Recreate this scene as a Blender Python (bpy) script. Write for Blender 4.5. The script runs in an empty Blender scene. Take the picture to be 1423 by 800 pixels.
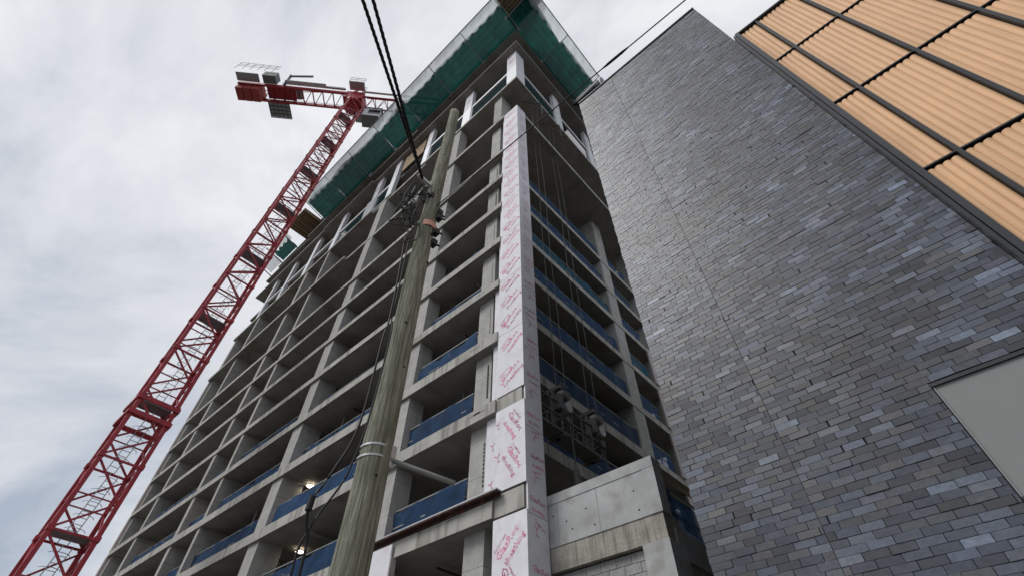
import bpy, math, random
from mathutils import Vector, Matrix
random.seed(7)
sc = bpy.context.scene
COL = sc.collection
R = math.radians

# ------------------------------------------------------------------ camera
CAMP = Vector((-9.089, -7.681, 1.6))
FW = Vector((0.49027, 0.43989, 0.75241)); RT = Vector((0.66881, -0.74343, -0.00115)); UP = Vector((-0.55886, -0.50379, 0.65869))
cd = bpy.data.cameras.new('camera'); cam = bpy.data.objects.new('camera', cd); COL.objects.link(cam)
cd.sensor_width = 36; cd.lens = 36 * 668 / 1423; cd.clip_start = 0.05; cd.clip_end = 6000
m = Matrix((RT, UP, -FW)).transposed().to_4x4(); m.translation = CAMP
cam.matrix_world = m
sc.camera = cam

# ------------------------------------------------------------------ world, sun, exposure
SUN_EL, SUN_AZ = R(50), R(154)          # azimuth measured from +X towards +Y
w = bpy.data.worlds.new('World'); sc.world = w; w.use_nodes = True
nt = w.node_tree; nt.nodes.clear()
def wn(t, **k):
    n = nt.nodes.new(t)
    for a, b in k.items(): setattr(n, a, b)
    return n
wo = wn('ShaderNodeOutputWorld'); bg = wn('ShaderNodeBackground'); bg.inputs[1].default_value = 0.1
sky = wn('ShaderNodeTexSky', sky_type='NISHITA'); sky.sun_disc = False
sky.sun_elevation = SUN_EL; sky.sun_rotation = math.pi / 2 - SUN_AZ
tc = wn('ShaderNodeTexCoord')
mp = wn('ShaderNodeMapping'); mp.inputs['Scale'].default_value = (1.0, 1.0, 1.35); mp.inputs['Rotation'].default_value = (0, 0, R(40))
n1 = wn('ShaderNodeTexNoise'); n1.inputs['Scale'].default_value = 2.1; n1.inputs['Detail'].default_value = 9; n1.inputs['Roughness'].default_value = 0.58; n1.inputs['Distortion'].default_value = 0.5
cr = wn('ShaderNodeValToRGB')
e = cr.color_ramp.elements
e[0].position = 0.36; e[0].color = (3.1, 3.5, 4.15, 1)
e[1].position = 0.68; e[1].color = (6.7, 6.75, 6.95, 1)
e2 = e.new(0.52); e2.color = (5.25, 5.4, 5.7, 1)
mx = wn('ShaderNodeMix', data_type='RGBA'); mx.inputs[0].default_value = 0.93
L = nt.links.new
L(tc.outputs['Generated'], mp.inputs['Vector']); L(mp.outputs[0], n1.inputs['Vector']); sx = wn('ShaderNodeSeparateXYZ'); L(tc.outputs['Generated'], sx.inputs[0])
zr_ = wn('ShaderNodeMapRange'); zr_.inputs[1].default_value = 0.0; zr_.inputs[2].default_value = 0.85; zr_.inputs[3].default_value = -0.15; zr_.inputs[4].default_value = 0.09; L(sx.outputs[2], zr_.inputs[0])
ad = wn('ShaderNodeMath', operation='ADD'); L(n1.outputs[0], ad.inputs[0]); L(zr_.outputs[0], ad.inputs[1]); L(ad.outputs[0], cr.inputs[0])
L(sky.outputs[0], mx.inputs[6]); L(cr.outputs[0], mx.inputs[7]); L(mx.outputs[2], bg.inputs[0]); L(bg.outputs[0], wo.inputs[0])
sd = bpy.data.lights.new('sun', 'SUN'); sd.energy = 1.5; sd.angle = R(25); sd.color = (1, 0.985, 0.965)
so = bpy.data.objects.new('sun', sd); COL.objects.link(so)
dv = Vector((math.cos(SUN_AZ) * math.cos(SUN_EL), math.sin(SUN_AZ) * math.cos(SUN_EL), math.sin(SUN_EL)))
so.rotation_euler = dv.to_track_quat('Z', 'Y').to_euler(); so.location = (-40, -40, 80)
sc.view_settings.view_transform = 'Standard'; sc.view_settings.look = 'None'
sc.view_settings.exposure = 0.45; sc.view_settings.gamma = 1

# ------------------------------------------------------------------ materials
def mat(name, color, rough=0.8, metal=0.0, var=0.12, scale=3.0, bump=0.15, bscale=40.0, streak=None, stain=None, spec=0.3, alpha=None, trans=None, stretch=(1, 1, 1), emit=None, objvar=0.06, grid=None):
    mm = bpy.data.materials.new(name); mm.use_nodes = True
    t = mm.node_tree; t.nodes.clear(); K = t.links.new
    def N(ty, **k):
        n = t.nodes.new(ty)
        for a, b in k.items(): setattr(n, a, b)
        return n
    out = N('ShaderNodeOutputMaterial'); p = N('ShaderNodeBsdfPrincipled')
    p.inputs['Roughness'].default_value = rough; p.inputs['Metallic'].default_value = metal; p.inputs['Specular IOR Level'].default_value = spec
    g = N('ShaderNodeNewGeometry'); mpn = N('ShaderNodeMapping'); mpn.inputs['Scale'].default_value = stretch
    K(g.outputs['Position'], mpn.inputs['Vector'])
    no = N('ShaderNodeTexNoise'); no.inputs['Scale'].default_value = scale; no.inputs['Detail'].default_value = 6; no.inputs['Roughness'].default_value = 0.62
    K(mpn.outputs[0], no.inputs['Vector'])
    mr = N('ShaderNodeMapRange'); mr.inputs[1].default_value = 0.25; mr.inputs[2].default_value = 0.75; mr.inputs[3].default_value = 1 - var; mr.inputs[4].default_value = 1 + var
    K(no.outputs[0], mr.inputs[0])
    val = mr.outputs[0]
    oi = N('ShaderNodeObjectInfo'); mo = N('ShaderNodeMapRange'); mo.inputs[3].default_value = 1 - objvar; mo.inputs[4].default_value = 1 + objvar
    K(oi.outputs['Random'], mo.inputs[0])
    mu = N('ShaderNodeMath', operation='MULTIPLY'); K(val, mu.inputs[0]); K(mo.outputs[0], mu.inputs[1]); val = mu.outputs[0]
    hs = N('ShaderNodeHueSaturation'); hs.inputs['Color'].default_value = (*color, 1); K(val, hs.inputs['Value'])
    colo = hs.outputs[0]
    if streak:                                   # rain streaks running down, with their own shape
        sm = N('ShaderNodeMapping'); sm.inputs['Scale'].default_value = streak[1]; K(g.outputs['Position'], sm.inputs['Vector'])
        sn = N('ShaderNodeTexNoise'); sn.inputs['Scale'].default_value = 1; sn.inputs['Detail'].default_value = 4; K(sm.outputs[0], sn.inputs['Vector'])
        sr = N('ShaderNodeMapRange'); sr.inputs[1].default_value = streak[2]; sr.inputs[2].default_value = streak[3]; sr.inputs[4].default_value = streak[4]; K(sn.outputs[0], sr.inputs[0])
        ms = N('ShaderNodeMix', data_type='RGBA'); K(sr.outputs[0], ms.inputs[0]); K(colo, ms.inputs[6]); ms.inputs[7].default_value = (*streak[0], 1); colo = ms.outputs[2]
    if stain:
        sn = N('ShaderNodeTexNoise'); sn.inputs['Scale'].default_value = stain[1]; sn.inputs['Detail'].default_value = 5; K(g.outputs['Position'], sn.inputs['Vector'])
        sr = N('ShaderNodeMapRange'); sr.inputs[1].default_value = stain[2]; sr.inputs[2].default_value = stain[3]; sr.inputs[4].default_value = stain[4]; K(sn.outputs[0], sr.inputs[0])
        ms = N('ShaderNodeMix', data_type='RGBA'); K(sr.outputs[0], ms.inputs[0]); K(colo, ms.inputs[6]); ms.inputs[7].default_value = (*stain[0], 1); colo = ms.outputs[2]
    if grid:                                     # lines left by the formwork sheets
        sp = N('ShaderNodeSeparateXYZ'); K(g.outputs['Position'], sp.inputs[0]); acc = None
        for ax, per in enumerate(grid):
            if not per: continue
            f1 = N('ShaderNodeMath', operation='PINGPONG'); f1.inputs[1].default_value = per / 2; K(sp.outputs[ax], f1.inputs[0])
            f2 = N('ShaderNodeMath', operation='LESS_THAN'); f2.inputs[1].default_value = 0.010; K(f1.outputs[0], f2.inputs[0])
            if acc is None: acc = f2.outputs[0]
            else:
                f3 = N('ShaderNodeMath', operation='MAXIMUM'); K(acc, f3.inputs[0]); K(f2.outputs[0], f3.inputs[1]); acc = f3.outputs[0]
        fm = N('ShaderNodeMath', operation='MULTIPLY'); fm.inputs[1].default_value = 0.55; K(acc, fm.inputs[0])
        ms = N('ShaderNodeMix', data_type='RGBA'); K(fm.outputs[0], ms.inputs[0]); K(colo, ms.inputs[6]); ms.inputs[7].default_value = (0.10, 0.09, 0.08, 1); colo = ms.outputs[2]
    K(colo, p.inputs['Base Color'])
    if bump:
        bn = N('ShaderNodeTexNoise'); bn.inputs['Scale'].default_value = bscale; bn.inputs['Detail'].default_value = 5; K(mpn.outputs[0], bn.inputs['Vector'])
        bm = N('ShaderNodeBump'); bm.inputs['Strength'].default_value = bump; bm.inputs['Distance'].default_value = 0.02; K(bn.outputs[0], bm.inputs['Height']); K(bm.outputs[0], p.inputs['Normal'])
    sh = p.outputs[0]
    if trans:                                    # thin cloth: diffuse light passes through the weave
        tl = N('ShaderNodeBsdfTranslucent'); K(colo, tl.inputs[0]); ms = N('ShaderNodeMixShader'); ms.inputs[0].default_value = trans; K(sh, ms.inputs[1]); K(tl.outputs[0], ms.inputs[2]); sh = ms.outputs[0]
    if alpha is not None:
        tr = N('ShaderNodeBsdfTransparent'); ms = N('ShaderNodeMixShader'); ms.inputs[0].default_value = alpha; K(tr.outputs[0], ms.inputs[1]); K(sh, ms.inputs[2]); sh = ms.outputs[0]
    if emit:
        p.inputs['Emission Color'].default_value = (*emit[0], 1); p.inputs['Emission Strength'].default_value = emit[1]
    K(sh, out.inputs[0])
    return mm
M = {}
M['floor'] = mat('darkened_dirty_floor', (0.19, 0.18, 0.165), 0.95, var=0.3, scale=0.8)  # dirt tone, darkened so less light bounces up to the soffits
M['soffit'] = mat('shaded_formed_soffit', (0.285, 0.268, 0.243), 0.85, var=0.22, scale=0.9, bump=0.12, stain=((0.17, 0.145, 0.12), 0.5, 0.5, 0.68, 0.7), grid=(1.22, 2.44, 0.0))  # brown formwork stain, with underside shade put into the base colour
M['concrete'] = mat('concrete', (0.40, 0.385, 0.35), 0.88, var=0.2, scale=1.3, bump=0.25, bscale=25, streak=((0.17, 0.155, 0.135), (4.5, 4.5, 0.5), 0.5, 0.68, 0.75), stain=((0.22, 0.19, 0.15), 0.9, 0.56, 0.72, 0.5))
M['column'] = mat('column_concrete', (0.38, 0.37, 0.345), 0.88, var=0.2, scale=2.2, bump=0.25, bscale=30, grid=(0.0, 0.0, 1.22), streak=((0.25, 0.24, 0.22), (5, 5, 0.5), 0.55, 0.75, 0.5))
M['upperslab'] = mat('new_concrete', (0.26, 0.25, 0.235), 0.9, var=0.15, scale=1.5, bump=0.2)
M['block'] = mat('podium_concrete', (0.40, 0.405, 0.40), 0.88, var=0.2, scale=1.6, bump=0.3, bscale=30, stain=((0.26, 0.25, 0.22), 2.2, 0.52, 0.68, 0.6))
M['rough'] = mat('rough_concrete', (0.33, 0.31, 0.27), 0.95, var=0.3, scale=3, bump=0.7, bscale=22, streak=((0.13, 0.115, 0.09), (14, 14, 0.9), 0.50, 0.66, 0.6))
M['cmu'] = mat('block_masonry', (0.30, 0.295, 0.285), 0.95, var=0.25, scale=9, bump=0.5, bscale=60, objvar=0.14)
M['mortar'] = mat('mortar', (0.42, 0.41, 0.39), 0.95, var=0.15, bump=0.4)
M['board'] = mat('white_sheathing', (0.71, 0.705, 0.73), 0.7, var=0.07, scale=2.5, bump=0.08, stain=((0.64, 0.54, 0.58), 2.6, 0.5, 0.7, 0.55), streak=((0.62, 0.60, 0.62), (4, 4, 0.6), 0.55, 0.75, 0.5), objvar=0.03)
M['pinkboard'] = mat('pinkish_sheathing', (0.45, 0.39, 0.38), 0.7, var=0.12, scale=5, bump=0.05)
M['ink'] = mat('pink_ink', (0.62, 0.17, 0.29), 0.75, var=0.3, scale=9, bump=0, objvar=0.3, stain=((0.70, 0.58, 0.63), 7, 0.46, 0.60, 0.75))
M['whitemetal'] = mat('white_frame', (0.70, 0.72, 0.74), 0.5, var=0.05, bump=0)
M['darkmetal'] = mat('dark_frame', (0.035, 0.036, 0.040), 0.38, metal=0.2, var=0.15, scale=4, bump=0.03, spec=0.5)
M['orange'] = mat('ochre_corrugated', (0.75, 0.455, 0.25), 0.6, var=0.07, scale=1.2, bump=0.05, bscale=30, streak=((0.55, 0.33, 0.19), (9, 9, 0.5), 0.5, 0.75, 0.6), spec=0.35, objvar=0.05)
M['red'] = mat('crane_red', (0.40, 0.034, 0.048), 0.45, var=0.25, scale=1.5, bump=0.05, stain=((0.10, 0.02, 0.02), 2.5, 0.56, 0.7, 0.5), spec=0.4)
M['redlight'] = mat('ballast_red', (0.42, 0.08, 0.07), 0.7, var=0.2, scale=2, bump=0.2)
M['galv'] = mat('galvanised', (0.42, 0.43, 0.44), 0.45, metal=0.55, var=0.18, scale=6, bump=0.05)
M['grey'] = mat('grey_paint', (0.20, 0.21, 0.215), 0.6, var=0.2, scale=3, bump=0.05)
M['stage'] = mat('dusty_steel', (0.12, 0.118, 0.11), 0.6, metal=0.3, var=0.3, scale=8, bump=0.1)
M['conduit'] = mat('grey_conduit', (0.27, 0.265, 0.25), 0.6, var=0.15, scale=8, bump=0.05)
M['dark'] = mat('black_rubber', (0.012, 0.012, 0.014), 0.6, var=0.2, bump=0.05)
M['white'] = mat('white_paint', (0.72, 0.73, 0.74), 0.5, var=0.06, bump=0.03)
M['rust'] = mat('rusty_steel', (0.050, 0.024, 0.019), 0.8, var=0.4, scale=6, bump=0.3, stain=((0.12, 0.055, 0.032), 4, 0.5, 0.65, 0.7))
M['wood'] = mat('weathered_pole', (0.26, 0.26, 0.20), 0.95, var=0.55, scale=2.4, bump=1.0, bscale=7, stretch=(18, 18, 1.3), streak=((0.095, 0.095, 0.065), (48, 48, 1.6), 0.46, 0.64, 0.75), stain=((0.12, 0.13, 0.075), 1.6, 0.5, 0.7, 0.6))
M['ply'] = mat('plywood', (0.36, 0.25, 0.15), 0.85, var=0.2, scale=4, bump=0.2)
M['timber'] = mat('timber', (0.34, 0.26, 0.18), 0.85, var=0.2, scale=6, bump=0.2, objvar=0.25)
M['tape'] = mat('orange_tape', (0.60, 0.30, 0.22), 0.6, var=0.15, scale=9, bump=0.1)
M['blue'] = mat('blue_debris_mesh', (0.014, 0.058, 0.145), 0.8, var=0.4, scale=2.5, bump=0.9, bscale=5, alpha=0.86, trans=0.25, objvar=0.25)
M['teal'] = mat('teal_debris_mesh', (0.012, 0.11, 0.18), 0.8, var=0.4, scale=2.5, bump=0.9, bscale=5, alpha=0.86, trans=0.3, objvar=0.2)
M['green'] = mat('green_debris_mesh', (0.008, 0.078, 0.066), 0.85, var=0.45, scale=1.4, bump=0.8, bscale=3, alpha=0.985, trans=0.36, objvar=0.2)
M['greencord'] = mat('green_cord', (0.05, 0.16, 0.14), 0.8, bump=0)
M['wmesh'] = mat('white_debris_mesh', (0.56, 0.60, 0.62), 0.8, var=0.12, scale=1.6, bump=0.6, bscale=3, alpha=0.82, trans=0.6, objvar=0.1)
M['glass'] = mat('dark_glass', (0.008, 0.012, 0.018), 0.1, var=0.1, bump=0, spec=0.8)
M['lamp'] = mat('lamp_lit', (1, 0.95, 0.85), 0.4, bump=0, emit=((1, 0.86, 0.66), 9))
M['asphalt'] = mat('asphalt', (0.05, 0.05, 0.052), 0.9, var=0.3, scale=6, bump=0.4, bscale=120)
M['pave'] = mat('pavement_concrete', (0.21, 0.205, 0.20), 0.9, var=0.15, scale=2, bump=0.2)
M['earth'] = mat('ground_earth', (0.075, 0.073, 0.066), 0.95, var=0.25, scale=0.3, bump=0.2)
M['paint'] = mat('road_paint', (0.72, 0.72, 0.68), 0.7, var=0.15, scale=12, bump=0.1)
M['infill'] = mat('grey_panel', (0.235, 0.24, 0.235), 0.5, var=0.05, scale=1.5, bump=0.03)
M['mortar_dark'] = mat('dark_mortar', (0.11, 0.11, 0.11), 0.95, bump=0.2)
M['backing'] = mat('slate_backing', (0.022, 0.022, 0.024), 0.95, bump=0.2)

def slate_material():
    mm = bpy.data.materials.new('slate'); mm.use_nodes = True
    t = mm.node_tree; t.nodes.clear(); K = t.links.new
    def N(ty, **k):
        n = t.nodes.new(ty)
        for a, b in k.items(): setattr(n, a, b)
        return n
    out = N('ShaderNodeOutputMaterial'); p = N('ShaderNodeBsdfPrincipled'); p.inputs['Specular IOR Level'].default_value = 0.62
    at = N('ShaderNodeAttribute', attribute_name='tint')
    g = N('ShaderNodeNewGeometry')
    fn = N('ShaderNodeTexNoise'); fn.inputs['Scale'].default_value = 13; fn.inputs['Detail'].default_value = 7; fn.inputs['Roughness'].default_value = 0.7
    mp_ = N('ShaderNodeMapping'); mp_.inputs['Scale'].default_value = (1, 1, 1.6); K(g.outputs['Position'], mp_.inputs['Vector']); K(mp_.outputs[0], fn.inputs['Vector'])
    r1 = N('ShaderNodeMapRange'); r1.inputs[1].default_value = 0.25; r1.inputs[2].default_value = 0.75; r1.inputs[3].default_value = 0.6; r1.inputs[4].default_value = 1.4; K(fn.outputs[0], r1.inputs[0])
    hs = N('ShaderNodeHueSaturation'); K(at.outputs['Color'], hs.inputs['Color']); K(r1.outputs[0], hs.inputs['Value'])
    wn_ = N('ShaderNodeTexNoise'); wn_.inputs['Scale'].default_value = 0.55; wn_.inputs['Detail'].default_value = 6; K(g.outputs['Position'], wn_.inputs['Vector'])
    r2 = N('ShaderNodeMapRange'); r2.inputs[1].default_value = 0.47; r2.inputs[2].default_value = 0.70; r2.inputs[4].default_value = 0.65; K(wn_.outputs[0], r2.inputs[0])
    mx_ = N('ShaderNodeMix', data_type='RGBA'); K(r2.outputs[0], mx_.inputs[0]); K(hs.outputs[0], mx_.inputs[6]); mx_.inputs[7].default_value = (0.036, 0.033, 0.031, 1)
    # broad weathering: tone drifts over metres and runs down the wall
    lw = N('ShaderNodeTexNoise'); lw.inputs['Scale'].default_value = 1; lw.inputs['Detail'].default_value = 5; lm = N('ShaderNodeMapping'); lm.inputs['Scale'].default_value = (0.5, 0.7, 0.35); K(g.outputs['Position'], lm.inputs['Vector']); K(lm.outputs[0], lw.inputs['Vector'])
    lr = N('ShaderNodeMapRange'); lr.inputs[1].default_value = 0.3; lr.inputs[2].default_value = 0.7; lr.inputs[3].default_value = 0.74; lr.inputs[4].default_value = 1.26; K(lw.outputs[0], lr.inputs[0])
    h2 = N('ShaderNodeHueSaturation'); K(mx_.outputs[2], h2.inputs['Color']); K(lr.outputs[0], h2.inputs['Value'])
    K(h2.outputs[0], p.inputs['Base Color'])
    rr = N('ShaderNodeMapRange'); rr.inputs[3].default_value = 0.38; rr.inputs[4].default_value = 0.58; K(fn.outputs[0], rr.inputs[0]); K(rr.outputs[0], p.inputs['Roughness'])
    bm = N('ShaderNodeBump'); bm.inputs['Strength'].default_value = 0.25; bm.inputs['Distance'].default_value = 0.006; K(fn.outputs[0], bm.inputs['Height']); K(bm.outputs[0], p.inputs['Normal'])
    K(p.outputs[0], out.inputs[0])
    return mm
M['slate'] = slate_material()

# ------------------------------------------------------------------ mesh helpers
class MB:
    def __init__(s): s.v = []; s.f = []; s.c = []
    def add(s, vs, fs):
        b = len(s.v); s.v += [tuple(v) for v in vs]; s.f += [tuple(b + i for i in f) for f in fs]; return s
    def box(s, x0, x1, y0, y1, z0, z1):
        return s.add([(x0, y0, z0), (x1, y0, z0), (x1, y1, z0), (x0, y1, z0), (x0, y0, z1), (x1, y0, z1), (x1, y1, z1), (x0, y1, z1)],
                     [(3, 2, 1, 0), (4, 5, 6, 7), (0, 1, 5, 4), (1, 2, 6, 5), (2, 3, 7, 6), (3, 0, 4, 7)])
    def bar(s, a, b, w, h=None, ref=(0, 0, 1)):
        a = Vector(a); b = Vector(b); h = h or w; d = (b - a).normalized(); r = Vector(ref)
        if abs(d.dot(r)) > 0.98: r = Vector((1, 0, 0))
        x = d.cross(r).normalized() * w / 2; y = x.cross(d).normalized() * h / 2
        return s.add([a - x - y, a + x - y, a + x + y, a - x + y, b - x - y, b + x - y, b + x + y, b - x + y],
                     [(3, 2, 1, 0), (4, 5, 6, 7), (0, 1, 5, 4), (1, 2, 6, 5), (2, 3, 7, 6), (3, 0, 4, 7)])
    def tube(s, pts, r, n=6, cap=True):
        pts = [Vector(p) for p in pts]; rs = r if isinstance(r, (list, tuple)) else [r] * len(pts); b = len(s.v)
        for i, p in enumerate(pts):
            d = (pts[min(i + 1, len(pts) - 1)] - pts[max(i - 1, 0)]).normalized()
            q = Vector((0, 0, 1)) if abs(d.z) < 0.95 else Vector((1, 0, 0))
            x = d.cross(q).normalized(); y = x.cross(d).normalized()
            for k in range(n):
                a = 2 * math.pi * k / n; s.v.append(tuple(p + (x * math.cos(a) + y * math.sin(a)) * rs[i]))
        for i in range(len(pts) - 1):
            for k in range(n):
                k2 = (k + 1) % n; s.f.append((b + i * n + k, b + i * n + k2, b + (i + 1) * n + k2, b + (i + 1) * n + k))
        if cap:
            s.f.append(tuple(b + k for k in range(n))[::-1]); s.f.append(tuple(b + (len(pts) - 1) * n + k for k in range(n)))
        return s
    def prism(s, poly, z0, z1):
        n = len(poly); b = [(x, y, z0) for x, y in poly] + [(x, y, z1) for x, y in poly]
        return s.add(b, [tuple(range(n))[::-1], tuple(range(n, 2 * n))] + [(i, (i + 1) % n, n + (i + 1) % n, n + i) for i in range(n)])
LOC = {}
def tag(o, label=None, cat=None, group=None, kind=None):
    if label: o['label'] = label
    if cat: o['category'] = cat
    if group: o['group'] = group
    if kind: o['kind'] = kind
    return o
def thing(name, label, cat, loc, group=None):
    o = bpy.data.objects.new(name, None); COL.objects.link(o); o.location = loc; o.empty_display_size = 0.3
    LOC[o.name] = Vector(loc); return tag(o, label, cat, group)
def obj(name, mb, material, parent=None, smooth=False, kind=None, origin=None, colors=None):
    vs = mb.v
    if origin is None:
        xs = [v[0] for v in vs]; ys = [v[1] for v in vs]; zs = [v[2] for v in vs]
        origin = ((min(xs) + max(xs)) / 2, (min(ys) + max(ys)) / 2, min(zs))
    me = bpy.data.meshes.new(name)
    me.from_pydata([(v[0] - origin[0], v[1] - origin[1], v[2] - origin[2]) for v in vs], [], mb.f)
    if colors:
        ca = me.attributes.new('tint', 'FLOAT_COLOR', 'FACE'); ca.data.foreach_set('color', [c for f in colors for c in (*f, 1.0)])
    me.materials.append(material)
    if smooth: me.shade_smooth()
    o = bpy.data.objects.new(name, me); COL.objects.link(o); LOC[o.name] = Vector(origin)
    if parent: o.parent = parent; o.location = Vector(origin) - LOC[parent.name]
    else: o.location = origin
    if kind: o['kind'] = kind
    return o
def copy_part(o, parent, pos):
    c = o.copy(); COL.objects.link(c); c.parent = parent; LOC[c.name] = Vector(pos); c.location = Vector(pos) - (LOC[parent.name] if parent else Vector()); return c
def slab(mb, edge, parent):                      # soffit and floor coloured darker than the edge, painting in the shade
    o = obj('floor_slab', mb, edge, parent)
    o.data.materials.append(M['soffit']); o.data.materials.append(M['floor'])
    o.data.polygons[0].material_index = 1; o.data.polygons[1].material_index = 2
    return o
def B(x0, x1, y0, y1, z0, z1): return MB().box(x0, x1, y0, y1, z0, z1)
ORD = ['first', 'second', 'third', 'fourth', 'fifth', 'sixth', 'seventh', 'eighth', 'ninth', 'tenth']

# ------------------------------------------------------------------ ground, road, pavements
obj('ground', B(-900, 900, -900, 900, -1.0, 0.0), M['earth'], kind='structure')
obj('road', B(-15.5, -7.4, -300, 300, 0.004, 0.012), M['asphalt'], kind='structure')
for x0, x1 in ((-7.25, -1.6), (-20.0, -15.65)):
    obj('pavement', B(x0, x1, -300, 300, 0.0, 0.13), M['pave'], kind='structure')
for x0, x1 in ((-7.4, -7.25), (-15.65, -15.5)):
    obj('kerb', B(x0, x1, -300, 300, 0.0, 0.14), M['block'], kind='structure')
mk = MB()
for k in range(60): mk.box(-11.5, -11.38, -120 + k * 4, -118 + k * 4, 0.016, 0.020)
obj('road_marking', mk, M['paint'], kind='structure')

# ================================================================== TOWER
T = thing('unfinished_tower', 'tall unfinished concrete tower with open floors and white boarded corner', 'building', (8, 20, 0))
YE = 43.2
LEV = {1: (7.0, 7.58), 2: (10.2, 10.66), 3: (13.15, 13.6), 4: (16.12, 16.52), 5: (19.12, 19.5), 6: (22.1, 22.48), 7: (25.05, 25.42), 8: (28.08, 28.44)}
def slab_poly(front, corner, redge=1.5):
    return [(corner, 0.06), (0.70, 0.06), (0.70, redge), (16.0, redge), (16.0, YE), (front, YE), (front, 1.1), (corner, 1.1)]
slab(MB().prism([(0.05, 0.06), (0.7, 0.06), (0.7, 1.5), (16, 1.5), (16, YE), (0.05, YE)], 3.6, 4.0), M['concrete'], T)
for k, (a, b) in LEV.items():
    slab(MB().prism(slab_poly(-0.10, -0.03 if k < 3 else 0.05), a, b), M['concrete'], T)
def jogged(y0, segs, x1=16.0):
    p = [(x1, YE), (x1, y0)]; y = y0
    for xs, yend in segs: p += [(xs, y), (xs, yend)]; y = yend
    return p[::-1]
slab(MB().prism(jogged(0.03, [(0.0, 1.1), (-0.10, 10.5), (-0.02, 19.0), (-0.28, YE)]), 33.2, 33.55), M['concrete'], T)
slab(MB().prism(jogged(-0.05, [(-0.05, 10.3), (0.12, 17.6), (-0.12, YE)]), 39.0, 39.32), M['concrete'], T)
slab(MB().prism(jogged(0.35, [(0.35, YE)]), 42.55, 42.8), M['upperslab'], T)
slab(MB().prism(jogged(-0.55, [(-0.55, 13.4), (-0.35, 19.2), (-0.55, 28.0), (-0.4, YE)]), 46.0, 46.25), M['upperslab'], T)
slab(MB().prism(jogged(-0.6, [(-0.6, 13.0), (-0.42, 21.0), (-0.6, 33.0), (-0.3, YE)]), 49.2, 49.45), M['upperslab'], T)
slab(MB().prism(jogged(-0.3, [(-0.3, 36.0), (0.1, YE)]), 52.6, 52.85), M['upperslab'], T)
# columns and fin walls, storey by storey
tops = [(0, 3.6), (4.0, 7.0)] + [(LEV[k][1], LEV[k + 1][0]) for k in range(1, 8)] + [(28.44, 33.2), (33.55, 39.0)]
cols = [(0.25, 1.25, 1.68, 2.45), (0.02, 0.75, 5.95, 7.05), (0.02, 1.15, 15.4, 16.35), (-0.02, 3.2, 24.05, 24.42), (-0.02, 2.6, 27.85, 28.35), (-0.02, 3.0, 37.25, 37.75), (0.1, 1.3, 42.55, 43.1)]
for i, (a, b) in enumerate(tops):
    if i < 10: obj('corner_column', B(0.06, 0.66, 0.10, 1.08, a, b), M['column'], T)
    for j, (x0, x1, y0, y1) in enumerate(cols):
        jx = random.uniform(-0.015, 0.015)
        if i == 0 and j > 2: x1 = min(x1, 1.4)
        obj('fin_wall' if 3 <= j <= 5 else 'column', B(x0 + jx, x1, y0, y1 + random.uniform(-0.02, 0.02), a, b), M['column'], T)
    if i < 10:
        obj('column', B(10.4, 11.5, 1.53, 3.6, a, b), M['column'], T)
    else:
        obj('column', B(10.2, 11.2, 2.4, 3.4, a, b), M['column'], T)
    obj('core_wall', B(5.2, 5.5, 5.0, 38.0, a, b), M['upperslab'], T)
    obj('core_wall', B(2.2, 5.2, 11.6, 11.9, a, b), M['upperslab'], T) if i in (3, 6, 8, 9) else None
    obj('core_wall', B(6.0, 15.0, 5.2, 5.5, a, b), M['upperslab'], T)
    obj('column', B(14.9, 15.6, 1.53, 2.4, a, b), M['column'], T)
for a, b in ((39.32, 42.55), (42.8, 46.0), (46.25, 49.2), (49.45, 52.6)):
    obj('core_wall', B(4.2, 4.5, 3.5, 40.0, a, b), M['upperslab'], T)
    obj('core_wall', B(4.5, 15.0, 3.2, 3.5, a, b), M['upperslab'], T)
    for y in (1.0, 6, 15.5, 24, 29, 34, 38.5, 42.5): obj('column', B(0.9, 1.6, y, y + 0.7, a, b), M['upperslab'], T)
    for x in (5.0, 9.8, 14.5): obj('column', B(x, x + 0.7, 1.0, 1.7, a, b), M['upperslab'], T)
# roof formwork
obj('formwork_deck', B(-3.6, -0.55, -3.6, -0.55, 50.75, 50.85), M['ply'], T)
fj = None
for k in range(9):
    o = MB().box(-3.6 + 0.3 * k, -3.48 + 0.3 * k, -3.6, -0.55, 50.5, 50.74)
    obj('joist', o, M['timber'], T)
obj('formwork_deck', B(-2.6, 0.3, 32.3, 36.2, 52.55, 52.59), M['ply'], T)
for k in range(9): obj('joist', B(-2.6, 0.3, 32.4 + 0.45 * k, 32.5 + 0.45 * k, 52.3, 52.54), M['timber'], T)
for k in range(5): obj('plywood_sheet', B(0.06, 0.1, 11.4 + 0.62 * k, 12.0 + 0.62 * k, 42.85, 45.6), M['ply'], T)
# pipes hung under the soffits
for k in range(1, 9):
    zb = LEV[k][0]
    for (x0, y0, x1, y1) in ((0.9, random.uniform(3.2, 5.2), 5.1, None), (0.9, random.uniform(8.5, 13.5), 5.1, None), (random.uniform(1.5, 2.6), 7.2, None, 15.2), (random.uniform(1.5, 2.6), 16.6, None, 23.9), (random.uniform(3.0, 8.5), 2.2, None, 5.1)):
        if random.random() < 0.35: continue
        a_ = (x0, y0, zb - 0.2); b_ = (x1 if x1 else x0, y1 if y1 else y0, zb - 0.2); r_ = random.choice([0.035, 0.05, 0.075])
        p_ = obj('hung_pipe', MB().tube([a_, b_], r_, 8), M[random.choice(['grey', 'galv', 'rust'])], T)
        for t in (0.15, 0.5, 0.85):
            q = Vector(a_).lerp(Vector(b_), t); obj('hanger', MB().bar((q.x, q.y, zb - 0.2 + r_), (q.x, q.y, zb - 0.003), 0.02), M['grey'], p_)
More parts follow.
